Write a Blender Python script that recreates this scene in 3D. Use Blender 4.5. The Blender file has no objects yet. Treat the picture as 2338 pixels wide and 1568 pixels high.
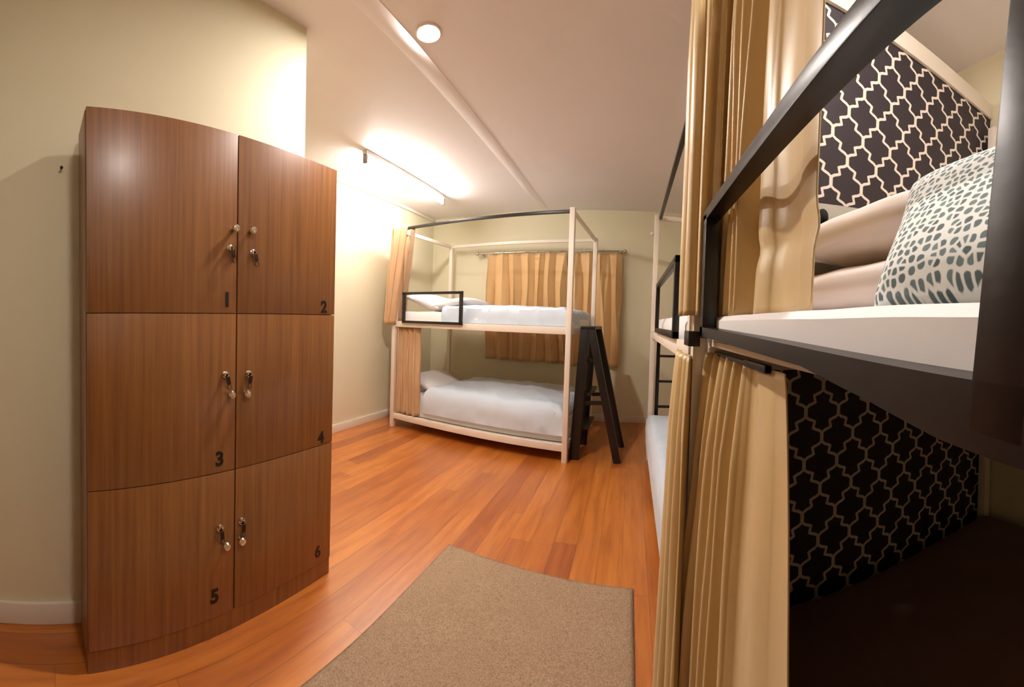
import bpy, bmesh, math, random
from mathutils import Vector, Matrix, noise
random.seed(7)
PI = math.pi
SC = bpy.context.scene
COL = SC.collection

# ------------------------------------------------------------------ materials
def lin(c):
    c = c / 255.0
    return c / 12.92 if c <= 0.04045 else ((c + 0.055) / 1.055) ** 2.4
def rgb(r, g, b):
    return (lin(r), lin(g), lin(b), 1.0)

class NT:
    def __init__(self, name):
        self.mat = bpy.data.materials.new(name)
        self.mat.use_nodes = True
        self.t = self.mat.node_tree
        self.b = self.t.nodes['Principled BSDF']
    def n(self, typ, **kw):
        nd = self.t.nodes.new(typ)
        for k, v in kw.items():
            setattr(nd, k, v)
        return nd
    def link(self, a, b):
        self.t.links.new(a, b)
    def put(self, sock, v):
        if hasattr(v, 'is_output') or isinstance(v, bpy.types.NodeSocket):
            self.t.links.new(v, sock)
        else:
            sock.default_value = v
    def math(self, op, a, b=None, c=None, clamp=False):
        nd = self.n('ShaderNodeMath', operation=op, use_clamp=clamp)
        self.put(nd.inputs[0], a)
        if b is not None: self.put(nd.inputs[1], b)
        if c is not None: self.put(nd.inputs[2], c)
        return nd.outputs[0]
    def vec(self, op, a, b=None, scale=None):
        nd = self.n('ShaderNodeVectorMath', operation=op)
        self.put(nd.inputs[0], a)
        if b is not None: self.put(nd.inputs[1], b)
        if scale is not None: self.put(nd.inputs['Scale'], scale)
        return nd.outputs['Value'] if op in ('DOT_PRODUCT', 'LENGTH', 'DISTANCE') else nd.outputs[0]
    def obj(self):
        return self.n('ShaderNodeTexCoord').outputs['Object']
    def sep(self, v):
        nd = self.n('ShaderNodeSeparateXYZ'); self.link(v, nd.inputs[0]); return nd.outputs
    def comb(self, x, y, z):
        nd = self.n('ShaderNodeCombineXYZ')
        for i, v in enumerate((x, y, z)): self.put(nd.inputs[i], v)
        return nd.outputs[0]
    def noise(self, v, scale, detail=3.0, rough=0.55):
        nd = self.n('ShaderNodeTexNoise'); self.link(v, nd.inputs['Vector'])
        nd.inputs['Scale'].default_value = scale
        nd.inputs['Detail'].default_value = detail
        nd.inputs['Roughness'].default_value = rough
        return nd.outputs['Fac']
    def mix(self, f, a, b, blend='MIX'):
        nd = self.n('ShaderNodeMix', data_type='RGBA', blend_type=blend)
        self.put(nd.inputs['Factor'], f)
        self.put(nd.inputs['A'], a) if False else self.put([s for s in nd.inputs if s.name == 'A' and s.type == 'RGBA'][0], a)
        self.put([s for s in nd.inputs if s.name == 'B' and s.type == 'RGBA'][0], b)
        return [s for s in nd.outputs if s.type == 'RGBA'][0]
    def ramp(self, f, stops):
        nd = self.n('ShaderNodeValToRGB'); self.link(f, nd.inputs[0])
        e = nd.color_ramp.elements
        while len(e) < len(stops): e.new(0.5)
        for i, (p, c) in enumerate(stops):
            e[i].position = p; e[i].color = c
        return nd.outputs['Color']
    def bump(self, h, strength=0.3, dist=0.01):
        nd = self.n('ShaderNodeBump'); self.link(h, nd.inputs['Height'])
        nd.inputs['Strength'].default_value = strength
        nd.inputs['Distance'].default_value = dist
        self.link(nd.outputs[0], self.b.inputs['Normal'])
    def base(self, c): self.put(self.b.inputs['Base Color'], c)
    def rough(self, r): self.put(self.b.inputs['Roughness'], r)

def simple(name, c, rough=0.5, metal=0.0, var=0.06, scale=8.0, bump=0.0, bscale=60.0, spec=0.5):
    m = NT(name)
    o = m.obj()
    f = m.noise(o, scale)
    dark = tuple(x * (1 - var * 2) for x in c[:3]) + (1,)
    m.base(m.mix(f, dark, tuple(min(1, x * (1 + var)) for x in c[:3]) + (1,)))
    m.rough(rough); m.b.inputs['Metallic'].default_value = metal
    m.b.inputs['Specular IOR Level'].default_value = spec
    if bump: m.bump(m.noise(o, bscale, 2), bump, 0.003)
    return m.mat

def wood_veneer():
    m = NT('wood_veneer'); o = m.obj(); s = m.sep(o)
    v = m.comb(m.math('MULTIPLY', s[0], 40.0), m.math('MULTIPLY', s[1], 40.0), m.math('MULTIPLY', s[2], 1.1))
    f = m.noise(v, 1.4, 5, 0.6)
    v2 = m.comb(m.math('MULTIPLY', s[0], 160.0), m.math('MULTIPLY', s[1], 160.0), m.math('MULTIPLY', s[2], 5.0))
    f2 = m.noise(v2, 1.0, 3, 0.6)
    c = m.ramp(f, [(0.30, rgb(120, 72, 31)), (0.5, rgb(140, 88, 39)), (0.72, rgb(158, 104, 50))])
    c = m.mix(m.math('MULTIPLY', f2, 0.35), c, rgb(92, 55, 29))
    m.base(c); m.rough(m.math('MULTIPLY_ADD', f2, 0.1, 0.33)); m.b.inputs['Specular IOR Level'].default_value = 0.6; m.b.inputs['Coat Weight'].default_value = 0.3; m.b.inputs['Coat Roughness'].default_value = 0.26
    m.bump(f2, 0.05, 0.002)
    return m.mat

def floor_planks():
    m = NT('floor_planks'); o = m.obj(); s = m.sep(o)
    W = 0.125
    xs = m.math('DIVIDE', s[0], W)
    pid = m.math('FLOOR', xs)
    fr = m.math('FRACT', xs)
    wn = m.n('ShaderNodeTexWhiteNoise', noise_dimensions='1D'); m.link(pid, wn.inputs['W'])
    ys = m.math('ADD', s[1], m.math('MULTIPLY', wn.outputs['Value'], 9.0))
    seg = m.math('FLOOR', m.math('DIVIDE', ys, 2.3))
    wn2 = m.n('ShaderNodeTexWhiteNoise', noise_dimensions='2D')
    m.link(m.comb(pid, seg, 0.0), wn2.inputs['Vector'])
    r = wn2.outputs['Value']
    off = m.math('MULTIPLY', r, 37.0)
    v = m.comb(m.math('MULTIPLY', s[0], 16.0), m.math('MULTIPLY_ADD', s[1], 1.3, off), off)
    g = m.noise(v, 1.6, 5, 0.62)
    v2 = m.comb(m.math('MULTIPLY', s[0], 7.0), m.math('MULTIPLY_ADD', s[1], 3.2, off), off)
    blot = m.noise(v2, 1.2, 3, 0.6)
    c = m.ramp(g, [(0.25, rgb(160, 94, 36)), (0.5, rgb(195, 124, 50)), (0.78, rgb(213, 148, 70))])
    tone = m.ramp(r, [(0.0, rgb(255, 232, 205)), (0.45, rgb(246, 224, 200)), (0.8, rgb(232, 202, 176)), (1.0, rgb(210, 172, 146))])
    c = m.mix(1.0, c, tone, 'MULTIPLY')
    c = m.mix(m.math('MULTIPLY', m.math('SMOOTH_MIN', m.math('MULTIPLY', m.math('SUBTRACT', blot, 0.52), 3.0, clamp=True), 1.0, 0.2), 0.45), c, rgb(160, 90, 46))
    edge = m.math('MINIMUM', fr, m.math('SUBTRACT', 1.0, fr))
    seam = m.math('LESS_THAN', edge, 0.012)
    ef = m.math('FRACT', m.math('DIVIDE', ys, 2.3))
    seam2 = m.math('LESS_THAN', ef, 0.0012)
    sm = m.math('MAXIMUM', seam, seam2)
    c = m.mix(m.math('MULTIPLY', sm, 0.5), c, rgb(92, 46, 20))
    m.base(c); m.rough(m.math('MULTIPLY_ADD', blot, 0.16, 0.24))
    m.b.inputs['Coat Weight'].default_value = 0.9
    m.b.inputs['Coat Roughness'].default_value = 0.38
    m.bump(m.math('SUBTRACT', m.math('MULTIPLY', g, 0.25), sm), 0.12, 0.003)
    return m.mat

def plaster(name, c, var=0.03):
    m = NT(name); o = m.obj()
    f = m.noise(o, 2.2, 4, 0.6)
    lo = tuple(x * (1 - var * 2.2) for x in c[:3]) + (1,)
    hi = tuple(min(1, x * (1 + var)) for x in c[:3]) + (1,)
    m.base(m.mix(f, lo, hi)); m.rough(0.62)
    m.bump(m.noise(o, 140, 2), 0.06, 0.002)
    return m.mat

def trellis(name, dark, light, A=0.121, B=0.166, ox=0.0, oz=0.0, w=0.0046):
    m = NT(name); o = m.obj(); s = m.sep(o)
    px = m.math('PINGPONG', m.math('ADD', s[0], ox), A / 2)
    pz = m.math('PINGPONG', m.math('ADD', s[2], oz), B / 2)
    p = m.comb(px, pz, 0.0)
    a2, b2, h = A / 2, B / 2, B * 0.085
    M = (a2 / 2, b2 / 2)
    P = [(a2, -0.001), (a2, h), (a2 * 0.80, b2 * 0.275), (a2 * 0.60, b2 * 0.325), (a2 * 0.455, b2 * 0.375)]
    Q = [(2 * M[0] - x, 2 * M[1] - y) for x, y in reversed(P)]
    pts = P + Q
    dmin = None
    for (x0, y0), (x1, y1) in zip(pts[:-1], pts[1:]):
        bx, by = x1 - x0, y1 - y0
        L2 = bx * bx + by * by
        pa = m.vec('SUBTRACT', p, (x0, y0, 0))
        t = m.math('DIVIDE', m.vec('DOT_PRODUCT', pa, (bx, by, 0)), L2, clamp=True)
        d = m.vec('LENGTH', m.vec('SUBTRACT', pa, m.vec('SCALE', (bx, by, 0), scale=t)))
        if abs(x0 - x1) < 1e-6: d = m.math('SUBTRACT', d, 0.0018)
        dmin = d if dmin is None else m.math('MINIMUM', dmin, d)
    mask = m.math('SUBTRACT', 1.0, m.math('DIVIDE', m.math('SUBTRACT', dmin, w - 0.0006), 0.0012, clamp=True))
    weave = m.noise(o, 420, 2)
    cd = m.mix(weave, tuple(x * 0.6 for x in dark[:3]) + (1,), tuple(x * 1.5 for x in dark[:3]) + (1,))
    m.base(m.mix(mask, cd, light)); m.rough(0.55)
    return m.mat

def cloth(name, c, rough=0.75, sheen=0.3, var=0.05, wscale=1400.0, crumple=0.0):
    m = NT(name); o = m.obj()
    f = m.noise(o, 5.0, 4)
    lo = tuple(x * (1 - var * 2) for x in c[:3]) + (1,)
    m.base(m.mix(f, lo, c)); m.rough(rough)
    m.b.inputs['Sheen Weight'].default_value = sheen
    m.b.inputs['Sheen Roughness'].default_value = 0.4
    h = m.math('MULTIPLY', m.noise(o, wscale, 1), 0.03)
    if crumple:
        s = m.sep(o)
        v = m.comb(m.math('MULTIPLY', s[0], 1.0), m.math('MULTIPLY', s[1], 1.7), m.math('MULTIPLY', s[2], 1.0))
        h = m.math('ADD', h, m.math('MULTIPLY', m.noise(v, 7.0, 3, 0.5), crumple))
    m.bump(h, 0.35, 0.012)
    return m.mat

def spots():
    m = NT('spotted_cotton'); o = m.obj()
    w = m.n('ShaderNodeTexNoise'); m.link(o, w.inputs['Vector']); w.inputs['Scale'].default_value = 9.0
    v = m.vec('ADD', o, m.vec('SCALE', m.vec('SUBTRACT', w.outputs['Color'], (0.5, 0.5, 0.5)), scale=0.012))
    s = m.sep(v)
    v = m.comb(m.math('MULTIPLY', s[0], 1.0), m.math('MULTIPLY', s[1], 1.15), 0.0)
    vo = m.n('ShaderNodeTexVoronoi', feature='DISTANCE_TO_EDGE', voronoi_dimensions='2D')
    m.link(v, vo.inputs['Vector']); vo.inputs['Scale'].default_value = 84.0
    vo.inputs['Randomness'].default_value = 0.72
    vc = m.n('ShaderNodeTexVoronoi', feature='F1', voronoi_dimensions='2D')
    m.link(v, vc.inputs['Vector']); vc.inputs['Scale'].default_value = 84.0
    vc.inputs['Randomness'].default_value = 0.72
    k1 = m.math('DIVIDE', m.math('SUBTRACT', vo.outputs['Distance'], 0.10), 0.10, clamp=True)
    k2 = m.math('DIVIDE', m.math('SUBTRACT', 0.48, vc.outputs['Distance']), 0.10, clamp=True)
    k = m.math('MULTIPLY', k1, k2)
    tint = m.mix(m.sep(vc.outputs['Color'])[0], rgb(62, 80, 84), rgb(104, 124, 126))
    m.base(m.mix(k, rgb(222, 226, 222), tint)); m.rough(0.8)
    m.b.inputs['Sheen Weight'].default_value = 0.2
    m.bump(m.noise(o, 12, 3), 0.2, 0.01)
    return m.mat

def rug_mat():
    m = NT('rug_pile'); o = m.obj()
    f = m.noise(o, 190, 3, 0.7); g = m.noise(o, 6, 3, 0.6); k = m.noise(o, 55, 2, 0.6)
    c = m.ramp(f, [(0.28, rgb(128, 102, 78)), (0.5, rgb(174, 146, 118)), (0.74, rgb(202, 176, 146))])
    c = m.mix(m.math('MULTIPLY', g, 0.4), c, rgb(150, 116, 84))
    c = m.mix(m.math('MULTIPLY', m.math('MULTIPLY', m.math('SUBTRACT', k, 0.55), 4.0, clamp=True), 0.35), c, rgb(104, 80, 60))
    m.base(c); m.rough(0.95)
    m.bump(m.math('ADD', f, m.math('MULTIPLY', k, 0.6)), 0.8, 0.006)
    return m.mat

def black_wood():
    m = NT('black_stained_wood'); o = m.obj(); s = m.sep(o)
    v = m.comb(m.math('MULTIPLY', s[0], 6.0), m.math('MULTIPLY', s[1], 3.0), m.math('MULTIPLY', s[2], 6.0))
    f = m.noise(v, 6, 4, 0.6)
    m.base(m.ramp(f, [(0.3, rgb(13, 9, 10)), (0.7, rgb(30, 22, 21))])); m.rough(0.36)
    m.bump(f, 0.12, 0.003)
    return m.mat

def glow(name, c, strength):
    m = NT(name)
    m.base((0.9, 0.9, 0.9, 1)); m.b.inputs['Emission Color'].default_value = c
    m.b.inputs['Emission Strength'].default_value = strength
    return m.mat

M = {}
M['veneer'] = wood_veneer()
M['floor'] = floor_planks()
M['wall'] = plaster('cream_plaster', rgb(222, 214, 184))
M['ceiling'] = plaster('ceiling_paint', rgb(238, 232, 232), 0.02)
M['trim'] = simple('white_gloss_trim', rgb(228, 220, 204), 0.4, var=0.03)
M['bedwhite'] = simple('white_painted_timber', rgb(232, 220, 206), 0.42, var=0.04, bump=0.08)
M['black'] = black_wood()
M['sheet'] = cloth('white_sheet', rgb(236, 232, 232), 0.8, 0.2, 0.03, crumple=0.25)
M['duvet'] = cloth('pale_blue_duvet', rgb(206, 219, 234), 0.8, 0.25, 0.04, crumple=0.5)
M['pillow'] = cloth('white_pillow_cotton', rgb(230, 226, 226), 0.8, 0.2, 0.03, crumple=0.4)
M['pinkwhite'] = cloth('soft_white_cotton', rgb(240, 230, 228), 0.8, 0.2, 0.04, crumple=0.3)
M['greypillow'] = cloth('grey_beige_linen', rgb(150, 142, 130), 0.9, 0.2, 0.08, 300)
M['spots'] = spots()
M['gold'] = cloth('golden_satin', rgb(212, 183, 132), 0.38, 0.25, 0.07, 260)
M['goldwin'] = cloth('apricot_curtain_cloth', rgb(222, 182, 128), 0.6, 0.2, 0.06, 260)
M['pinkcurt'] = cloth('peach_beige_curtain_cloth', rgb(208, 170, 128), 0.6, 0.2, 0.06, 260)
M['lining'] = cloth('brown_curtain_lining', rgb(158, 128, 96), 0.75, 0.2, 0.06, 260)
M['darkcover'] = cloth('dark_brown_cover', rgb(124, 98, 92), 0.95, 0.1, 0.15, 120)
M['rug'] = rug_mat()
M['metal'] = simple('brushed_steel', rgb(196, 186, 172), 0.25, 1.0, var=0.03)
M['chrome'] = simple('polished_nickel', rgb(226, 216, 200), 0.18, 1.0, var=0.02)
M['darkmetal'] = simple('dark_key_metal', rgb(58, 40, 30), 0.4, 0.6)
M['numblack'] = simple('black_numeral_vinyl', rgb(22, 10, 8), 0.4)
M['seam'] = simple('dark_gap_edge', rgb(52, 26, 14), 0.6)
M['paper'] = trellis('quatrefoil_wallpaper', rgb(46, 38, 44), rgb(226, 212, 200), ox=0.002, oz=0.036)
M['blackcloth'] = cloth('black_cloth', rgb(16, 14, 15), 0.9, 0.1, 0.1)
M['fixture'] = simple('white_enamel', rgb(226, 220, 210), 0.4, var=0.02)
M['greycap'] = simple('grey_plastic_cap', rgb(146, 134, 124), 0.5, var=0.02)
M['tube'] = glow('fluorescent_tube_glow', (1.0, 0.945, 0.90, 1), 88.0)
M['bulb'] = glow('downlight_glow', (1.0, 0.91, 0.84, 1), 1050.0)
M['bulbdim'] = glow('dim_downlight_glow', (1.0, 0.91, 0.84, 1), 125.0)

# ------------------------------------------------------------------ mesh helpers
class MB:
    def __init__(self): self.bm = bmesh.new()
    def _merge(self, b, mat=None):
        if mat is not None: b.transform(mat)
        me = bpy.data.meshes.new('tmp'); b.to_mesh(me); b.free()
        self.bm.from_mesh(me); bpy.data.meshes.remove(me)
        return self
    def box(self, x0, x1, y0, y1, z0, z1, bev=0.0, seg=2):
        b = bmesh.new(); bmesh.ops.create_cube(b, size=1.0)
        for v in b.verts:
            v.co = Vector(((x0 + x1) / 2 + v.co.x * (x1 - x0), (y0 + y1) / 2 + v.co.y * (y1 - y0), (z0 + z1) / 2 + v.co.z * (z1 - z0)))
        if bev: bmesh.ops.bevel(b, geom=list(b.edges), offset=bev, segments=seg, profile=0.6, affect='EDGES')
        return self._merge(b)
    def bar(self, p, q, w, h, up=(0, 0, 1), bev=0.002):
        p, q = Vector(p), Vector(q); d = q - p; L = d.length; z = d.normalized()
        u = Vector(up); u = (u - z * u.dot(z)).normalized(); s = z.cross(u)
        b = bmesh.new(); bmesh.ops.create_cube(b, size=1.0)
        for v in b.verts: v.co = Vector((v.co.x * w, v.co.y * h, v.co.z * L))
        if bev: bmesh.ops.bevel(b, geom=list(b.edges), offset=bev, segments=2, profile=0.6, affect='EDGES')
        mt = Matrix((s, u, z)).transposed().to_4x4(); mt.translation = (p + q) / 2
        return self._merge(b, mt)
    def cyl(self, p, q, r, r2=None, seg=20):
        p, q = Vector(p), Vector(q); d = q - p
        b = bmesh.new()
        bmesh.ops.create_cone(b, cap_ends=True, segments=seg, radius1=r, radius2=r if r2 is None else r2, depth=d.length)
        mt = d.to_track_quat('Z', 'Y').to_matrix().to_4x4(); mt.translation = (p + q) / 2
        return self._merge(b, mt)
    def ball(self, c, r, sx=1, sy=1, sz=1, seg=20):
        b = bmesh.new(); bmesh.ops.create_uvsphere(b, u_segments=seg, v_segments=seg // 2 + 2, radius=r)
        return self._merge(b, Matrix.Translation(c) @ Matrix.Diagonal((sx, sy, sz, 1)))
    def torus(self, c, R, r, axis=(1, 0, 0), seg=20, rs=8):
        b = bmesh.new(); rows = []
        for i in range(seg):
            a = 2 * PI * i / seg
            rows.append([b.verts.new(((R + r * math.cos(2 * PI * j / rs)) * math.cos(a), (R + r * math.cos(2 * PI * j / rs)) * math.sin(a), r * math.sin(2 * PI * j / rs))) for j in range(rs)])
        for i in range(seg):
            for j in range(rs):
                b.faces.new((rows[i][j], rows[(i + 1) % seg][j], rows[(i + 1) % seg][(j + 1) % rs], rows[i][(j + 1) % rs]))
        mt = Vector(axis).to_track_quat('Z', 'Y').to_matrix().to_4x4(); mt.translation = Vector(c)
        return self._merge(b, mt)
    def lathe(self, c, prof, axis=(0, 0, 1), seg=24):
        b = bmesh.new(); rings = []
        for r, z in prof:
            rings.append([b.verts.new((max(r, 1e-5) * math.cos(2 * PI * i / seg), max(r, 1e-5) * math.sin(2 * PI * i / seg), z)) for i in range(seg)])
        for k in range(len(rings) - 1):
            for i in range(seg):
                b.faces.new((rings[k][i], rings[k][(i + 1) % seg], rings[k + 1][(i + 1) % seg], rings[k + 1][i]))
        b.faces.new(list(reversed(rings[0]))); b.faces.new(rings[-1])
        mt = Vector(axis).to_track_quat('Z', 'Y').to_matrix().to_4x4(); mt.translation = Vector(c)
        return self._merge(b, mt)
    def prism(self, yz, x0, x1):
        a = [self.bm.verts.new((x0, y, z)) for y, z in yz]; c = [self.bm.verts.new((x1, y, z)) for y, z in yz]
        self.bm.faces.new(a); self.bm.faces.new(list(reversed(c))); n = len(yz)
        for i in range(n): self.bm.faces.new((a[i], c[i], c[(i + 1) % n], a[(i + 1) % n]))
        return self
    def grid(self, f, nu, nv):
        vs = [[self.bm.verts.new(f(i / nu, j / nv)) for j in range(nv + 1)] for i in range(nu + 1)]
        for i in range(nu):
            for j in range(nv):
                self.bm.faces.new((vs[i][j], vs[i + 1][j], vs[i + 1][j + 1], vs[i][j + 1]))
        return self
    def build(self, name, mat, parent=None, smooth=True, solid=0.0, angle=35, weld=False):
        if weld: bmesh.ops.remove_doubles(self.bm, verts=list(self.bm.verts), dist=1e-5)
        bmesh.ops.recalc_face_normals(self.bm, faces=list(self.bm.faces))
        me = bpy.data.meshes.new(name); self.bm.to_mesh(me); self.bm.free()
        me.materials.append(mat)
        o = bpy.data.objects.new(name, me); COL.objects.link(o)
        if parent is not None: o.parent = parent
        if smooth:
            for p in me.polygons: p.use_smooth = True
            me.set_sharp_from_angle(angle=math.radians(angle))
        if solid:
            md = o.modifiers.new('thickness', 'SOLIDIFY'); md.thickness = solid; md.offset = 0
        return o

def tag(o, label, cat, group=None):
    o['label'] = label; o['category'] = cat
    if group: o['group'] = group
    return o
def thing(name, label, cat, loc=(0, 0, 0), rz=0.0, group=None):
    o = bpy.data.objects.new(name, None); COL.objects.link(o)
    o.empty_display_size = 0.1
    o.location = loc; o.rotation_euler = (0, 0, rz)
    return tag(o, label, cat, group)
def struct(o):
    o['kind'] = 'structure'; return o

def pillow_mb(L, W, T, wob=0.006, seed=0.0, n=36, p=2.6, pinch=0.05):
    """cushion lying flat, centred at the origin, L along x, W along y, T thick"""
    mb = MB()
    def pt(u, v, s):
        a, b = math.sin((u - 0.5) * PI), math.sin((v - 0.5) * PI)
        k = max(0.0, (1 - abs(a) ** p) * (1 - abs(b) ** p)) ** 0.45
        sx = 1 - pinch * (1 - b * b) * abs(a) ** 3
        sy = 1 - pinch * (1 - a * a) * abs(b) ** 3
        x, y = a * L / 2 * sy ** 0 * (1 - pinch * (1 - b * b) * a * a), b * W / 2 * (1 - pinch * (1 - a * a) * b * b)
        w = wob * noise.noise((x * 6 + seed, y * 6, s * 3.0 * min(1, k * 2))) * (0.3 + k)
        return Vector((x, y, s * T / 2 * k + w))
    mb.grid(lambda u, v: pt(u, v, 1), n, n)
    mb.grid(lambda u, v: pt(u, v, -1), n, n)
    return mb

def slab_mb(x0, x1, y0, y1, z0, z1, r=0.04, amp=0.012, fold=0.0, seed=0.0, n=60, m=40, crown=0.0, fd=(1.0, 0.6)):
    """soft bed covering: rounded block whose top and sides are wrinkled"""
    b = bmesh.new(); bmesh.ops.create_grid(b, x_segments=n, y_segments=m, size=1.0)
    mb = MB(); cx, cy = (x0 + x1) / 2, (y0 + y1) / 2; hx, hy = (x1 - x0) / 2, (y1 - y0) / 2; H = z1 - z0
    def f(u, v):
        a, c = 2 * u - 1, 2 * v - 1
        # perimeter strip carries the sides down
        ex = 0.90; ey = 0.88
        sx = min(1, abs(a) / ex); sy = min(1, abs(c) / ey)
        dx = max(0, (abs(a) - ex) / (1 - ex)); dy = max(0, (abs(c) - ey) / (1 - ey))
        d = max(dx, dy)
        x = cx + math.copysign(sx, a) * hx; y = cy + math.copysign(sy, c) * hy
        if d <= 0:
            # rounded shoulder
            px = (1 - sx) * hx; py = (1 - sy) * hy; e = min(px, py)
            dz = 0 if e > r else r - math.sqrt(max(0, r * r - (r - e) ** 2))
            z = z1 - dz + crown * (1 - sx * sx) * (1 - sy * sy)
        else:
            z = (z1 - r) * (1 - d) + z0 * d
        k = noise.noise((x * 4 + seed, y * 4, z * 4)) * amp + noise.noise((x * 11 + seed, y * 11, z * 9 + 3)) * amp * 0.4
        if fold:
            q = (x - x0) * fd[0] + (y - y0) * fd[1] + z * 0.8
            k += fold * max(0, math.sin(q * 26 + 3 * noise.noise((x * 3 + seed, y * 3, 1.0)))) ** 3 * (0.4 + 0.6 * abs(noise.noise((x * 2.2 + seed, y * 2.5, 5))))
        if d > 0 and d < 0.97:
            if dx >= dy: x += math.copysign(1, a) * k * 0.9
            if dy >= dx: y += math.copysign(1, c) * k * 0.9
        elif d <= 0: z += k
        return Vector((x, y, z))
    b.free()
    mb.grid(f, n, m)
    mb.box(x0 + 0.03, x1 - 0.03, y0 + 0.03, y1 - 0.03, z0, z0 + min(0.03, H * 0.4))
    return mb

# ------------------------------------------------------------------ camera
FPX, CX, CY, W, H = 850.0, 1169.0, 746.0, 2338.0, 1568.0
YAW, PIT, ROL, EYE = 0.3188, 0.02, 0.032, 1.22
cam = bpy.data.cameras.new('camera')
cam.type = 'PANO'; cam.panorama_type = 'CENTRAL_CYLINDRICAL'
cam.central_cylindrical_range_u_min = -CX / FPX
cam.central_cylindrical_range_u_max = (W - CX) / FPX
cam.central_cylindrical_range_v_min = (CY - H) / FPX
cam.central_cylindrical_range_v_max = CY / FPX
cam.central_cylindrical_radius = 1.0
cam.clip_start = 0.01; cam.clip_end = 60
cam.lens = 12
co = bpy.data.objects.new('camera', cam); COL.objects.link(co)
sn, cs = math.sin, math.cos
F0 = Vector((-sn(YAW), cs(YAW), 0)); R0 = Vector((cs(YAW), sn(YAW), 0)); Z = Vector((0, 0, 1))
F = F0 * cs(PIT) - Z * sn(PIT); U1 = Z * cs(PIT) + F0 * sn(PIT)
R = R0 * cs(ROL) + U1 * sn(ROL); U = U1 * cs(ROL) - R0 * sn(ROL)
mt = Matrix((R, U, -F)).transposed().to_4x4(); mt.translation = (0, 0, EYE)
co.matrix_world = mt
SC.camera = co

# ------------------------------------------------------------------ room
XA, XL, XR = -1.43, -2.72, 1.46
YC, YF, YB, HC = 1.175, 4.58, -1.90, 2.60
T = 0.10
struct(MB().box(XL - T, XR + T, YB - T, YF + T, -0.06, 0.0).build('floor', M['floor'], smooth=False))
struct(MB().box(XL - T, XR + T, YB - T, YF + T, HC, HC + 0.08).build('ceiling', M['ceiling'], smooth=False))
struct(MB().box(XL - T, XL, YC, YF + T, 0, HC).build('wall_left', M['wall'], smooth=False))
struct(MB().box(XL - T, XA, YB - T, YC, 0, HC).build('wall_front', M['wall'], smooth=False))
struct(MB().box(XL, XR, YF, YF + T, 0, HC).build('wall_back', M['wall'], smooth=False))
struct(MB().box(XR, XR + T, YB - T, YF + T, 0, HC).build('wall_right', M['wall'], smooth=False))
struct(MB().box(XA, XR, YB - T, YB, 0, HC).build('wall_rear', M['wall'], smooth=False))
def skirting(name, x0, x1, y0, y1):
    struct(MB().box(x0, x1, y0, y1, 0, 0.085, 0.004).build(name, M['trim']))
skirting('baseboard_front', XA, XA + 0.016, YB, YC + 0.016)
skirting('baseboard_left', XL, XL + 0.016, YC, YF)
skirting('baseboard_back', XL, XR, YF - 0.016, YF)
skirting('baseboard_right', XR - 0.016, XR, YB, YF)
struct(MB().box(XL, XL + 0.03, YC, YF, HC - 0.04, HC, 0.008).build('trim_1', M['trim']))
# ceiling sheet joint
struct(MB().box(-1.17, -1.07, YB, YF, HC - 0.002, HC, 0.0016).build('trim_2', M['ceiling']))

# wallpapered partition behind the heads of the two right-hand bunks
PY = 1.045
struct(MB().box(0.245, XR, PY, PY + 0.035, 0.0, 2.275).build('wall_partition', M['paper'], smooth=False))
struct(MB().box(0.235, XR, PY - 0.012, PY + 0.047, 2.275, 2.345, 0.006).build('trim_3', M['bedwhite']))

# nail on the left wall
nl = MB().cyl((XA, 0.063, 1.766), (XA + 0.018, 0.063, 1.764), 0.003).ball((XA + 0.018, 0.063, 1.764), 0.006)
tag(nl.build('nail', M['darkmetal']), 'small dark nail stuck in the bare cream wall left of the lockers', 'nail')

# ------------------------------------------------------------------ lockers
LX = -1.200
lk = thing('locker', 'tall brown wood veneer locker cabinet with six numbered doors', 'locker', (LX, 0.131, 0), math.radians(1.5))
LW, LH, LD = 1.072, 1.876, 0.195
MB().box(-LD, -0.020, 0.0, LW, 0.08, LH, 0.002).build('carcass', M['veneer'], lk)
MB().box(-LD, -0.006, 0.0, LW, 0.0, 0.08, 0.001).build('plinth', M['veneer'], lk)
ymid = 0.552
cols = [(0.002, ymid - 0.0025), (ymid + 0.0025, LW - 0.002)]
rows = [(1.2205, LH), (0.6305, 1.2175), (0.082, 0.6275)]
def num_mesh(ch, size):
    cu = bpy.data.curves.new('numeral', 'FONT'); cu.body = ch; cu.size = size; cu.align_x = 'CENTER'; cu.align_y = 'CENTER'
    cu.extrude = 0.0008; cu.offset = size * 0.02 if ch == '6' else size * 0.04
    t = bpy.data.objects.new('numeral', cu); COL.objects.link(t)
    dg = bpy.context.evaluated_depsgraph_get(); dg.update()
    me = bpy.data.meshes.new_from_object(t.evaluated_get(dg))
    bpy.data.objects.remove(t); bpy.data.curves.remove(cu)
    me.transform(Matrix(((0, 0, 1, 0), (1, 0, 0, 0), (0, 1, 0, 0), (0, 0, 0, 1))))
    me.materials.clear(); me.materials.append(M['numblack'])
    return me
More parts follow.
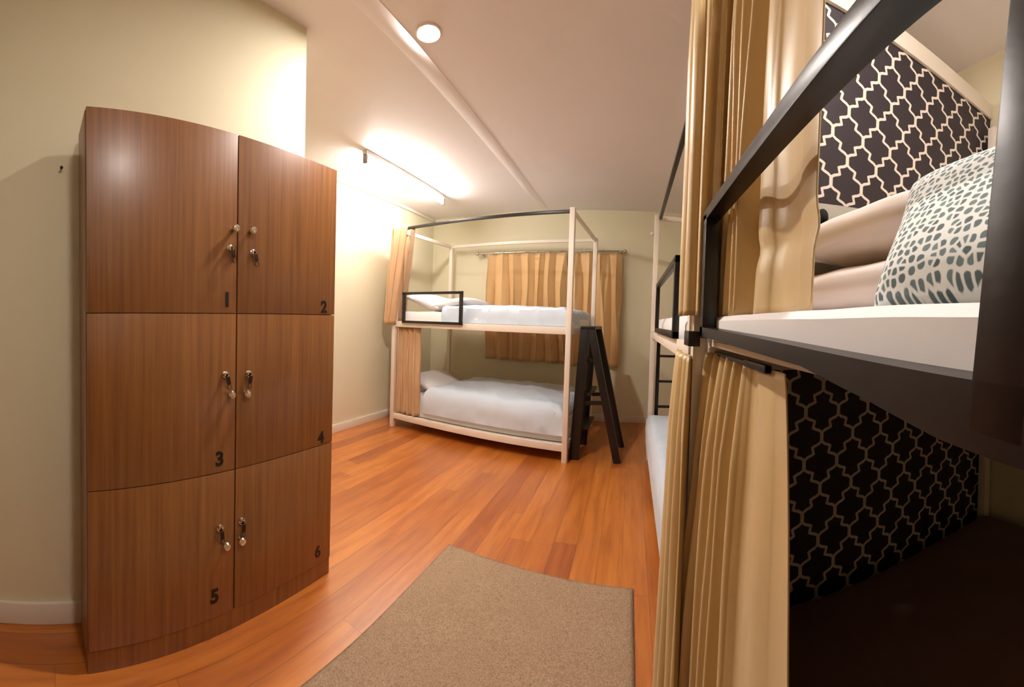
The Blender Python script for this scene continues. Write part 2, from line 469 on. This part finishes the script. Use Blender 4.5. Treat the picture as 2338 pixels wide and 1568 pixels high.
# y, z of numeral, knob, lock for each door (metres on the locker front)
DET = {1: ((0.510, 1.268), (0.540, 1.535), (0.520, 1.462)), 2: ((1.008, 1.252), (0.610, 1.537), (0.622, 1.455)),
       3: ((0.484, 0.667), (0.524, 0.913), (0.505, 0.989)), 4: ((1.004, 0.650), (0.594, 0.909), (0.607, 0.985)),
       5: ((0.468, 0.140), (0.508, 0.336), (0.487, 0.405)), 6: ((0.997, 0.115), (0.576, 0.334), (0.583, 0.405))}
for r in range(3):
    for c in range(2):
        k = r * 2 + c + 1
        y0, y1 = cols[c]; z0, z1 = rows[r]
        d = MB().box(-0.019, 0.0, y0, y1, z0, z1, 0.0012).build('door', M['veneer'], lk)
        (ny, nz), (ky, kz), (ly, lz) = [(yy * 0.988 + 0.006, 1.22 + (zz - 1.22) * 0.98) for yy, zz in DET[k]]
        ky = min(ky, y1 - 0.016) if c == 0 else max(ky, y0 + 0.016)
        ly = min(ly, y1 - 0.016) if c == 0 else max(ly, y0 + 0.016)
        nm = bpy.data.objects.new('number', num_mesh(str(k), 0.072)); COL.objects.link(nm)
        nm.parent = d; nm.location = (0.0006, ny, nz)
        nm['label'] = 'black numeral %d' % k
        MB().lathe((0, ky, kz), [(0.008, 0), (0.007, 0.010), (0.0135, 0.016), (0.0155, 0.022), (0.012, 0.028), (0.004, 0.031)], (1, 0, 0)).build('knob', M['chrome'], d)
        q = MB().lathe((0, ly, lz), [(0.0135, 0), (0.0135, 0.004), (0.010, 0.006), (0.0095, 0.012), (0.004, 0.013)], (1, 0, 0))
        q.build('lock', M['chrome'], d)
        ang = [0.25, 0.18, 0.2, -0.15, 0.05, -0.05][k - 1]
        key = MB().box(0.010, 0.020, ly - 0.002, ly + 0.002, lz - 0.004, lz + 0.004, 0.0005)
        key.bar((0.020, ly, lz - 0.006), (0.021, ly + 0.028 * math.sin(ang), lz - 0.034), 0.0024, 0.016, (0, 1, 0), 0.0006)
        key.torus((0.021, ly + 0.036 * math.sin(ang), lz - 0.044), 0.009, 0.0012, (1, 0.2, 0))
        key.build('key', M['darkmetal'], d)

# ------------------------------------------------------------------ lamps
def downlight(label, x, y, mat='bulb', r=0.050):
    t = thing('ceiling_downlight', label, 'light', (x, y, HC), 0, 'round ceiling downlights')
    MB().lathe((0, 0, 0), [(r, -0.0005), (r + 0.014, -0.0005), (r + 0.014, -0.004), (r + 0.006, -0.008), (r, -0.006), (r, -0.0005)]).build('frame', M['fixture'], t)
    MB().lathe((0, 0, 0), [(r - 0.002, -0.0006), (r - 0.002, -0.0048), (0.0, -0.0056)]).build('diffuser', M[mat], t)
    return t
downlight('round glowing downlight on the ceiling in front of the lockers', -0.985, 1.56)
downlight('round glowing downlight on the ceiling above the pillows of the upper foreground bunk', 0.44, 0.42, 'bulbdim', 0.10)

tl = thing('tube_light', 'lit fluorescent tube batten on the ceiling by the left wall', 'light', (-2.09, 2.36, HC))
MB().box(-0.026, 0.026, 0, 1.36, -0.035, 0, 0.006).build('batten', M['fixture'], tl)
for y in (0.012, 1.348):
    MB().box(-0.018, 0.018, y - 0.012, y + 0.012, -0.105, -0.030, 0.004).build('tube_socket', M['greycap'], tl)
MB().cyl((0, 0.024, -0.080), (0, 1.336, -0.080), 0.016).build('tube', M['tube'], tl)

# ------------------------------------------------------------------ rug
def rug_top(u, v):
    x = -0.895 + u * 0.95; y = -1.05 + v * 2.80
    if v > 0.5: y -= (u ** 1.2) * 0.055 * (v - 0.5) * 2
    z = 0.009 + 0.0015 * noise.noise((x * 5, y * 5, 0))
    x += 0.006 * noise.noise((y * 2.0, 3.0, u)); e = min(u, 1 - u, v, 1 - v)
    if e < 0.004: z = 0.004
    return Vector((x, y, z))
rg = MB().grid(rug_top, 60, 120)
tag(rg.build('rug', M['rug'], solid=0.006), 'beige speckled pile rug lying on the wooden floor', 'rug')

# ------------------------------------------------------------------ bunk beds
def bunk(label, loc, rz, L, Wd, post, zlow, zup, ztop, guard=None, inset=0.0, canopy_front=True, parts=None):
    t = thing('bunk_bed', label, 'bed', loc, rz, 'white framed bunk beds')
    p = post
    for (x, y) in ((0, 0), (L - p, 0), (0, Wd - p), (L - p, Wd - p)):
        MB().box(x, x + p, y, y + p, 0, ztop, 0.003).build('post', M['bedwhite'], t)
    for (z0, z1) in (zlow, zup):
        nm = 'side_rail'
        for y in (0.008, Wd - p + 0.008):
            MB().box(p, L - p, y, y + p - 0.016, z0, z1, 0.003).build(nm, M['bedwhite'], t)
        for x in (0.008, L - p + 0.008):
            MB().box(x, x + p - 0.016, p, Wd - p, z0, z1, 0.003).build('end_rail', M['bedwhite'], t)
        MB().box(0.03, L - 0.03, 0.035, Wd - 0.035, z1 - 0.030, z1 - 0.012).build('bed_base', M['bedwhite'], t)
    zc = ztop - 0.03
    if canopy_front:
        o = MB().bar((p * 0.5, inset + p * 0.5, zc), (L - p * 0.5, inset + p * 0.5, zc), 0.026, 0.026).build('canopy_rail', M['black'], t)
        o['label'] = 'black canopy rail'
    MB().bar((p * 0.5, Wd - p * 0.5, zc), (L - p * 0.5, Wd - p * 0.5, zc), 0.025, 0.035).build('canopy_rail', M['bedwhite'], t)
    for x in (p * 0.5, L - p * 0.5):
        MB().bar((x, p * 0.5, zc), (x, Wd - p * 0.5, zc), 0.025, 0.04).build('canopy_rail', M['bedwhite'], t)
    if guard:
        x0, x1, z0, z1, b, yo, yi = guard
        g = MB()
        g.box(x0, x1, yo, yi, z1 - b, z1, 0.002); g.box(x0, x1, yo, yi, z0, z0 + b, 0.002)
        g.box(x0, x0 + b * 1.3, yo, yi, z0, z1, 0.002); g.box(x1 - b * 1.3, x1, yo, yi, z0, z1, 0.002)
        o = g.build('guard_rail', M['black'], t); o['label'] = 'black guard frame'
    return t

def place(o, loc, rz=0.0, rx=0.0, ry=0.0):
    o.location = loc; o.rotation_euler = (rx, ry, rz); return o

# ---- far bed, foot of the room
FB = Vector((-2.455, 3.285, 0)); FR = -math.radians(4.6)
FL, FW = 1.955, 1.17
bunk('white bunk bed standing along the far wall under the curtained window', FB, FR, FL, FW, 0.046, (0.095, 0.155), (1.105, 1.165), 2.19,
     guard=(0.16, 0.90, 1.150, 1.475, 0.026, -0.022, -0.001))
def far(name, mb, mat, label, cat, group=None, solid=0.0):
    o = mb.build(name, mat, solid=solid); o.location = FB; o.rotation_euler = (0, 0, FR)
    return tag(o, label, cat, group)
far('mattress', slab_mb(0.05, FL - 0.05, 0.100, FW - 0.052, 0.150, 0.375, 0.05, 0.004), M['sheet'], 'white mattress low on the far bunk bed', 'mattress', 'mattresses')
far('mattress', slab_mb(0.05, FL - 0.05, 0.052, FW - 0.052, 1.160, 1.275, 0.04, 0.004), M['sheet'], 'white mattress on the upper level of the far bunk bed', 'mattress', 'mattresses')
far('duvet', slab_mb(0.42, FL - 0.052, 0.048, FW - 0.05, 0.215, 0.475, 0.09, 0.018, 0.014, 2.0, 90, 60, 0.05), M['duvet'], 'pale blue duvet on the lower level of the far bunk bed', 'duvet', 'duvets')
far('duvet', slab_mb(0.62, FL - 0.052, 0.048, FW - 0.05, 1.172, 1.335, 0.05, 0.012, 0.016, 5.0, 90, 60, 0.02, (1.0, -0.5)), M['duvet'], 'pale crumpled duvet on the upper level of the far bunk bed', 'duvet', 'duvets')
def far_pillow(label, x, y, z, tilt, L, Wd, Th, seed, mat='pillow', rz=0.0):
    o = pillow_mb(L, Wd, Th, 0.008, seed).build('pillow', M[mat], weld=True)
    o.matrix_world = Matrix.Translation(FB) @ Matrix.Rotation(FR, 4, 'Z') @ Matrix.Translation((x, y, z)) @ Matrix.Rotation(rz, 4, 'Z') @ Matrix.Rotation(tilt, 4, 'Y')
    tag(o, label, 'pillow', 'pillows')
far_pillow('pale pillow on the lower level of the far bunk bed beside the peach curtain', 0.30, 0.50, 0.475, math.radians(22), 0.42, 0.66, 0.15, 1.0)
far_pillow('white pillow on the upper far bunk behind the guard frame, against the curtain end', 0.33, 0.42, 1.375, math.radians(16), 0.46, 0.68, 0.15, 4.0)
far_pillow('white pillow on the upper far bunk behind the guard frame, nearer the duvet', 0.66, 0.36, 1.360, math.radians(-8), 0.40, 0.56, 0.13, 8.0)

# ---- far bed curtains
def curtain_mb(path_top, path_bot, z0, z1, pleats, amp, nu=160, nv=26, seed=0.0, warp=0.0, pinch=0.7, power=1.0, ampf=None, phase=0.0):
    """hanging pleated cloth between two polylines of x, y"""
    def along(path, s):
        seg = [(Vector(b) - Vector(a)).length for a, b in zip(path[:-1], path[1:])]
        d = s * sum(seg)
        for (a, b), l in zip(zip(path[:-1], path[1:]), seg):
            if d <= l + 1e-9:
                a, b = Vector(a), Vector(b); return a.lerp(b, d / max(l, 1e-6)), (b - a).normalized()
            d -= l
        a, b = Vector(path[-2]), Vector(path[-1]); return b, (b - a).normalized()
    def f(u, v):
        pt, dt = along(path_top, u); pb, db = along(path_bot, u)
        P = pt.lerp(pb, v); D = dt.lerp(db, v).normalized(); N = Vector((D.y, -D.x))
        a = amp * (pinch + (1 - pinch) * min(1, v * 3)) * (ampf(u, v) if ampf else 1.0)
        ph = 2 * PI * pleats * (u ** power) + phase + warp * noise.noise((u * 4 + seed, v * 1.6, 0.3))
        w = math.sin(ph)
        w += 0.35 * noise.noise((u * 18 + seed, v * 2.5, 2.0))
        q = P + N * (a * w) + D * (a * 0.35 * math.sin(2 * ph))
        return Vector((q.x, q.y, z1 + (z0 - z1) * v))
    mb = MB(); mb.grid(f, nu, nv); return mb
c = far('bunk_curtain', curtain_mb([(0.02, 0.30), (0.0, -0.035), (0.22, -0.035)], [(-0.04, 0.30), (-0.05, -0.045), (0.07, -0.045)], 1.13, 2.185, 6, 0.042, seed=1, warp=1.6), M['pinkcurt'],
        'peach curtain gathered at the upper left end of the far bunk bed', 'curtain', 'bunk curtains', 0.003)
c = far('bunk_curtain', curtain_mb([(0.05, 0.066), (0.34, 0.066)], [(0.05, 0.058), (0.36, 0.062)], 0.158, 1.10, 4.0, 0.042, seed=4, warp=1.0), M['pinkcurt'],
        'peach curtain hanging at the lower left end of the far bunk bed', 'curtain', 'bunk curtains', 0.003)
lin_ = MB().grid(lambda u, v: Vector((0.225 + 0.045 * u - 0.14 * v ** 1.4 - 0.01 * v, 0.012 + 0.02 * u, 2.15 - 0.98 * v)), 8, 30).build('lining', M['lining'], solid=0.003)
for o in list(COL.objects):
    if o.get('label', '').startswith('peach curtain gathered'): lin_.parent = o

# ---- window curtain on the far wall
rod = thing('curtain_rod', 'thin metal curtain rod with round end knobs above the far window curtain', 'curtain rod', (0, YF, 0))
MB().cyl((-1.99, -0.09, 2.062), (-0.10, -0.09, 2.085), 0.010).build('rod', M['metal'], rod)
for x, z in ((-1.99, 2.062), (-0.10, 2.085)):
    MB().ball((x, -0.09, z), 0.022).build('finial', M['metal'], rod)
for x, z in ((-1.93, 2.063), (-0.16, 2.084)):
    MB().box(x - 0.008, x + 0.008, -0.098, 0.0, z - 0.016, z + 0.010, 0.002).build('bracket', M['metal'], rod)
def wcurt(x0, x1, xb0, xb1, z0, pleats, seed, label):
    mb = curtain_mb([(x0, YF - 0.09), (x1, YF - 0.09)], [(xb0, YF - 0.085), (xb1, YF - 0.085)], z0, 2.055, pleats, 0.042, 220, 24, seed, 2.6, 0.5)
    o = mb.build('window_curtain', M['goldwin'], solid=0.003); tag(o, label, 'curtain', 'window curtains')
    n = 7
    for i in range(n):
        x = x0 + (x1 - x0) * (i + 0.5) / n
        z = 2.062 + (x + 1.99) / 1.89 * 0.023
        MB().torus((x, YF - 0.09, z - 0.004), 0.016, 0.002, (1, 0, 0)).build('curtain_ring', M['metal'], o)
wcurt(-1.84, -0.80, -1.84, -0.78, 0.70, 6.5, 2.0, 'apricot window curtain behind the far bunk bed, the wider left half')
wcurt(-0.76, -0.14, -0.74, -0.12, 0.68, 3.5, 9.0, 'apricot window curtain right of the far bunk bed, behind the black stepladder')

# ---- black stepladder at the foot of the far bed
sl = thing('stepladder', 'black wooden A-frame stepladder standing at the foot of the far bunk bed', 'ladder', (-0.425, 3.25, 0), -math.radians(3))
HL = 1.17
for y in (0.0, 0.42):
    MB().bar((-0.035, y, 0), (0.030, y, HL), 0.035, 0.085, (1, 0, 0)).build('rail', M['black'], sl)
    MB().bar((0.350, y, 0), (0.080, y, HL), 0.035, 0.065, (1, 0, 0)).build('rail', M['black'], sl)
    MB().bar((0.04, y + 0.03, 0.50), (0.255, y + 0.03, 0.515), 0.02, 0.035).build('brace', M['black'], sl)
MB().box(-0.012, 0.118, -0.02, 0.44, HL - 0.015, HL + 0.012, 0.003).build('top_plate', M['black'], sl)
for z in (0.28, 0.58, 0.88):
    x = 0.075 * z / HL
    MB().box(x - 0.02, x + 0.06, 0.018, 0.402, z - 0.012, z + 0.012, 0.003).build('step', M['black'], sl)

# ---- middle bed on the right
MBX, MBY = 0.180, 3.36
mb_ = bunk('white bunk bed along the right wall beyond the foreground gold curtains', (MBX, MBY, 0), -PI / 2, 2.22, 1.24, 0.042, (0.10, 0.165), (1.10, 1.165), 2.20,
     guard=(0.72, 1.86, 1.165, 1.505, 0.030, -0.010, 0.016), inset=0.03)
MB().ball((0.021, -0.020, 2.03), 0.018).cyl((0.021, 0.002, 2.03), (0.021, -0.010, 2.03), 0.007).build('knob', M['bedwhite'], mb_)
def mid(name, mb, mat, label, cat, group=None, solid=0.0):
    o = mb.build(name, mat, solid=solid); o.location = (MBX, MBY, 0); o.rotation_euler = (0, 0, -PI / 2)
    return tag(o, label, cat, group)
mid('mattress', slab_mb(0.046, 2.174, 0.046, 1.194, 0.160, 0.38, 0.04, 0.004), M['sheet'], 'white mattress on the lower level of the middle right bunk, beside the black ladder foot', 'mattress', 'mattresses')
mid('duvet', slab_mb(0.05, 2.17, -0.012, 1.19, 0.170, 0.425, 0.06, 0.01, 0.008, 7.0, 80, 50), M['duvet'], 'white duvet hanging over the side of the lower middle bunk on the right', 'duvet', 'duvets')
mid('mattress', slab_mb(0.046, 2.174, 0.046, 1.194, 1.160, 1.265, 0.03, 0.004), M['sheet'], 'white mattress on the upper level of the middle right bunk, behind its small guard frame', 'mattress', 'mattresses')
pb = pillow_mb(0.7, 0.46, 0.14, 0.008, 3.0).build('pillow', M['pillow'], weld=True)
place(pb, (0.62, 2.15, 1.335)); tag(pb, 'white pillow on the upper middle bunk, seen through its small guard frame', 'pillow', 'pillows')
ld = thing('bunk_ladder', 'black straight ladder at the far end of the middle right bunk', 'ladder', (0.245, 3.385, 0))
for x in (0.0, 0.42):
    MB().box(x, x + 0.032, 0, 0.04, 0, 1.155, 0.003).build('rail', M['black'], ld)
for z in (0.235, 0.468, 0.70, 0.932):
    MB().box(0.03, 0.424, 0.008, 0.032, z - 0.011, z + 0.011, 0.003).build('rung', M['black'], ld)

# ---- foreground bed on the right
NBX, NBY = 0.178, 1.042
nb = thing('bunk_bed', 'foreground bunk bed on the right with black guard frame and trellis wallpaper inside', 'bed', (0, 0, 0), 0, 'white framed bunk beds')
NL = 2.5
for (x, y) in ((NBX, NBY - 0.0), (NBX, NBY - NL), (XR - 0.055, NBY - 0.065), (XR - 0.055, NBY - NL)):
    MB().box(x, x + 0.040, y, y + 0.040, 0, 2.20, 0.003).build('post', M['bedwhite'], nb)
for z0, z1 in ((0.10, 0.165), (1.10, 1.160)):
    MB().box(NBX + 0.038, NBX + 0.062, NBY - NL + 0.04, NBY - 0.04, z0 + 0.082 * (z0 > 1), z1 + 0.038 * (z0 > 1), 0.003).build('side_rail', M['bedwhite'], nb)
    MB().box(XR - 0.05, XR - 0.02, NBY - NL + 0.04, NBY - 0.065, z0, z1, 0.003).build('side_rail', M['bedwhite'], nb)
    MB().box(NBX + 0.04, XR - 0.055, NBY - 0.040, NBY - 0.006, z0, z1 + (0.04 if z0 > 1 else 0), 0.003).build('end_rail', M['bedwhite'], nb)
    MB().box(NBX + 0.04, XR - 0.055, NBY - NL, NBY - NL + 0.036, z0, z1, 0.003).build('end_rail', M['bedwhite'], nb)
    MB().box(NBX + 0.0375, XR - 0.03, NBY - NL + 0.04, NBY - 0.045, z1 - 0.025 + 0.032 * (z0 > 1), z1 - 0.005 + 0.026 * (z0 > 1)).build('bed_base', M['bedwhite'], nb)
o = MB().bar((0.228, NBY - NL + 0.02, 2.17), (0.228, NBY + 0.01, 2.17), 0.02, 0.02).build('canopy_rail', M['black'], nb)
MB().bar((0.20, NBY + 0.012, 2.175), (0.245, NBY + 0.012, 2.175), 0.03, 0.035).build('canopy_rail', M['bedwhite'], nb)
MB().bar((NBX + 0.02, NBY - NL + 0.02, 2.175), (XR - 0.05, NBY - NL + 0.02, 2.175), 0.03, 0.035).build('canopy_rail', M['bedwhite'], nb)
g = MB()
xo, xi = 0.178, 0.214
xc, xw = (xo + xi) / 2, xi - xo
g.bar((xc, 0.952, 1.503), (xc, 0.062, 1.503), xw, 0.027)                                  # top
g.prism([(0.952, 1.218), (0.5, 1.206), (0.062, 1.191), (0.062, 1.145), (0.16, 1.153), (0.24, 1.166), (0.36, 1.181), (0.952, 1.195)], xo, xi)   # bottom
g.bar((xc, 0.934, 1.19), (xc, 0.934, 1.505), xw, 0.036, (0, 1, 0))                        # far upright
g.bar((xc, 0.119, 1.160), (xc, 0.088, 1.510), xw, 0.040, (0, 1, 0))                       # near upright
g.build('guard_rail', M['black'], nb)['label'] = 'black guard frame'
for y in (0.955,):
    MB().box(0.150, 0.182, 0.955, 1.035, 1.166, 1.206, 0.003).build('rail_block', M['black'], nb)['label'] = 'black end block of the guard rail'
rd = MB().cyl((0.235, 0.60, 1.148), (0.235, 0.99, 1.148), 0.006); rd.box(0.228, 0.242, 0.60, 0.72, 1.142, 1.156, 0.002)
rd.build('curtain_track', M['black'], nb)['label'] = 'short black curtain track'

mt_ = MB()
o = slab_mb(0.2155, XR - 0.06, NBY - NL + 0.05, 0.985, 1.182, 1.246, 0.012, 0.0025, n=120, m=140).build('mattress', M['sheet'])
tag(o, 'white sheeted mattress on the upper level of the foreground bunk, under the spotted cushion', 'mattress', 'mattresses')
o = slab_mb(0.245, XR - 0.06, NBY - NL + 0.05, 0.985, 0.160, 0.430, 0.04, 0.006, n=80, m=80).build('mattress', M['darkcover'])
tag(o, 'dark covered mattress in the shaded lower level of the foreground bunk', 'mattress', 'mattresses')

# pillows on the upper level of the foreground bunk
def npillow(name, mat, L, Wd, Th, loc, rot, label, cat, seed, p=2.6, group='pillows', shear=0.0):
    o = pillow_mb(L, Wd, Th, 0.010, seed, 52, p).build(name, M[mat], weld=True, angle=180)
    if shear: o.data.transform(Matrix(((1, shear, 0, 0), (0, 1, 0, 0), (0, 0, 1, 0), (0, 0, 0, 1))))
    o.matrix_world = Matrix.Translation(loc) @ rot
    return tag(o, label, cat, group)
rot = Matrix.Rotation(math.radians(2), 4, 'Z') @ Matrix.Rotation(math.radians(-5), 4, 'Y') @ Matrix.Rotation(math.radians(64), 4, 'X')
npillow('pillow', 'greypillow', 0.74, 0.40, 0.13, (0.66, 0.905, 1.430), rot, 'grey beige pillow leaning on the trellis wallpaper of the upper foreground bunk', 'pillow', 2.0)
rot = Matrix.Rotation(math.radians(1), 4, 'Y')
npillow('pillow', 'pinkwhite', 0.74, 0.82, 0.105, (0.722, 0.44, 1.299), rot, 'white pillow lying on the upper foreground mattress, the lower of two stacked ones', 'pillow', 5.0, 9.0)
rot = Matrix.Rotation(math.radians(3), 4, 'Y') @ Matrix.Rotation(math.radians(2), 4, 'Z')
npillow('pillow', 'pinkwhite', 0.70, 0.80, 0.118, (0.728, 0.43, 1.405), rot, 'white pillow stacked on another behind the spotted cushion of the upper foreground bunk', 'pillow', 11.0, 7.0)
th = math.radians(56)
rot = Matrix(((0, math.cos(th), -math.sin(th)), (-1, 0, 0), (0, math.sin(th), math.cos(th)))).to_4x4()
npillow('cushion', 'spots', 0.52, 0.225, 0.075, (0.314, 0.110, 1.341), rot, 'white cushion with blue grey spots on the upper foreground bunk', 'cushion', 9.0, 4.5, None, -0.35)
ro = MB().ball((0.500, 0.850, 1.476), 0.040, 1.0, 0.9, 0.9).ball((0.478, 0.866, 1.522), 0.016, 1, 1, 1.4)
tag(ro.build('pouch', M['blackcloth']), 'small black pouch tucked between the gold curtain and the grey pillow', 'pouch')

# ---- gold curtains on the right
def mapped(fn, nu, nv): return MB().grid(fn, nu, nv)
def lerp(a, b, t): return a + (b - a) * t
def pl(pts, s):
    """piecewise linear lookup, pts = [(s, value)...]"""
    for (a, va), (b, vb) in zip(pts[:-1], pts[1:]):
        if s <= b: return va + (vb - va) * (s - a) / (b - a)
    return pts[-1][1]

def fold(ph, k=0.7):
    w = math.sin(ph); return math.copysign(abs(w) ** k, w)
def pathpt(path, u):
    """point and left normal on a polyline of (u, x, y) knots, eased between knots"""
    def at(t):
        t = min(1, max(0, t))
        return Vector((pl([(k[0], k[1]) for k in path], t), pl([(k[0], k[2]) for k in path], t)))
    P = (at(u - 0.02) + at(u) * 2 + at(u + 0.02)) / 4 if 0.02 < u < 0.98 else at(u)
    D = (at(u + 0.03) - at(u - 0.03)).normalized()
    return P, Vector((D.y, -D.x))      # second: points out to the room
def drape(name, label, top, bot, ampk, phk, z0, z1, seed, nu, nv, warp, k=0.75, extra=None, ease=0.8):
    def f(u, v):
        A, Na = pathpt(top, u); B, Nb = pathpt(bot, u); e = v ** ease
        P = A.lerp(B, e); N = Na.lerp(Nb, e).normalized()
        a = pl(ampk, u) * (0.6 + 0.4 * min(1, v * 5))
        ph = 2 * PI * pl(phk, u) + warp * noise.noise((u * 5 + seed, v * 1.4, seed))
        d = a * fold(ph, k) + 0.35 * a * noise.noise((u * 13, v * 2.2 + seed, 4.0))
        P = P + N * d
        x, y = P.x, P.y
        if extra: x, y = extra(u, v, x, y)
        return Vector((x, y, lerp(z1, z0, v)))
    o = MB().grid(f, nu, nv).build(name, M['gold'], solid=0.003, angle=80)
    return tag(o, label, 'curtain', 'bunk curtains')
def ex_up(u, v, x, y):
    if 0.905 < y < 0.960 and x > 0.19: x = max(x, 0.219)
    if y <= 0.905: x = max(x, 0.219 + 0.15 * max(0, x - 0.219))if x < 0.219 else x
    if u > 0.72: x += 0.007 * math.exp(-((v - 0.86) / 0.025) ** 2)
    return x, y
drape('bunk_curtain', 'golden satin curtain hanging behind the black guard rail of the upper foreground bunk',
      [(0, 0.152, 1.12), (0.14, 0.150, 1.02), (0.20, 0.160, 0.985), (0.34, 0.238, 0.955), (0.40, 0.258, 0.905), (0.70, 0.268, 0.720), (1, 0.262, 0.474)],
      [(0, 0.148, 1.10), (0.14, 0.150, 1.03), (0.20, 0.160, 0.988), (0.34, 0.232, 0.960), (0.42, 0.256, 0.925), (0.68, 0.264, 0.800), (1, 0.262, 0.484)],
      [(0, 0.008), (0.20, 0.010), (0.36, 0.016), (0.45, 0.030), (0.68, 0.032), (0.76, 0.014), (1, 0.007)],
      [(0, 0), (0.20, 1.6), (0.36, 4.2), (0.70, 7.9), (0.78, 8.4), (1, 9.3)], 1.248, 2.185, 3.0, 340, 60, 0.9, 0.75, ex_up)
def ex_lo(u, v, x, y):
    x -= 0.012 * math.exp(-((u - 0.84) / 0.09) ** 2) * min(1, v * 3)
    return x + 0.008 * noise.noise((u * 6, v * 3.0, 11.0)) * v, y
drape('bunk_curtain', 'golden satin curtain hanging in front of the lower foreground bunk, beside its dark trellis wallpaper',
      [(0, 0.214, 1.025), (0.15, 0.238, 0.965), (0.60, 0.252, 0.735), (1, 0.242, 0.548)],
      [(0, 0.158, 1.03), (0.30, 0.190, 0.91), (0.62, 0.222, 0.740), (1, 0.222, 0.410)],
      [(0, 0.012), (0.12, 0.018), (0.55, 0.026), (0.68, 0.010), (1, 0.004)],
      [(0, 0), (0.6, 5.4), (0.72, 6.1), (1, 6.7)], 0.045, 1.148, 7.0, 300, 70, 1.3, 0.75, ex_lo, 0.7)
drape('bunk_curtain', 'golden curtain at the near end of the lower middle bunk, left of the white post',
      [(0, 0.176, 1.34), (0.4, 0.160, 1.18), (1, 0.172, 1.02)],
      [(0, 0.128, 1.27), (0.4, 0.122, 1.12), (1, 0.150, 0.93)],
      [(0, 0.005), (0.12, 0.013), (1, 0.014)],
      [(0, 0), (1, 4.4)], 0.06, 1.135, 17.0, 180, 60, 1.2, 0.8, None, 0.7)

# ------------------------------------------------------------------ world and colour management
w = bpy.data.worlds.new('world'); SC.world = w; w.use_nodes = True
w.node_tree.nodes['Background'].inputs[0].default_value = (0.9, 0.85, 0.8, 1)
w.node_tree.nodes['Background'].inputs[1].default_value = 0.05
SC.view_settings.view_transform = 'Standard'
SC.view_settings.look = 'None'
SC.view_settings.gamma = 1.0
SC.view_settings.use_curve_mapping = False
SC.view_settings.exposure = 0.85
cy = SC.cycles
cy.use_adaptive_sampling = True
cy.adaptive_threshold = 0.08; cy.adaptive_min_samples = 16
cy.max_bounces = 6; cy.diffuse_bounces = 5; cy.glossy_bounces = 2
cy.transmission_bounces = 2; cy.transparent_max_bounces = 4
cy.caustics_reflective = False; cy.caustics_refractive = False
cy.sample_clamp_indirect = 6.0
cy.use_denoising = True
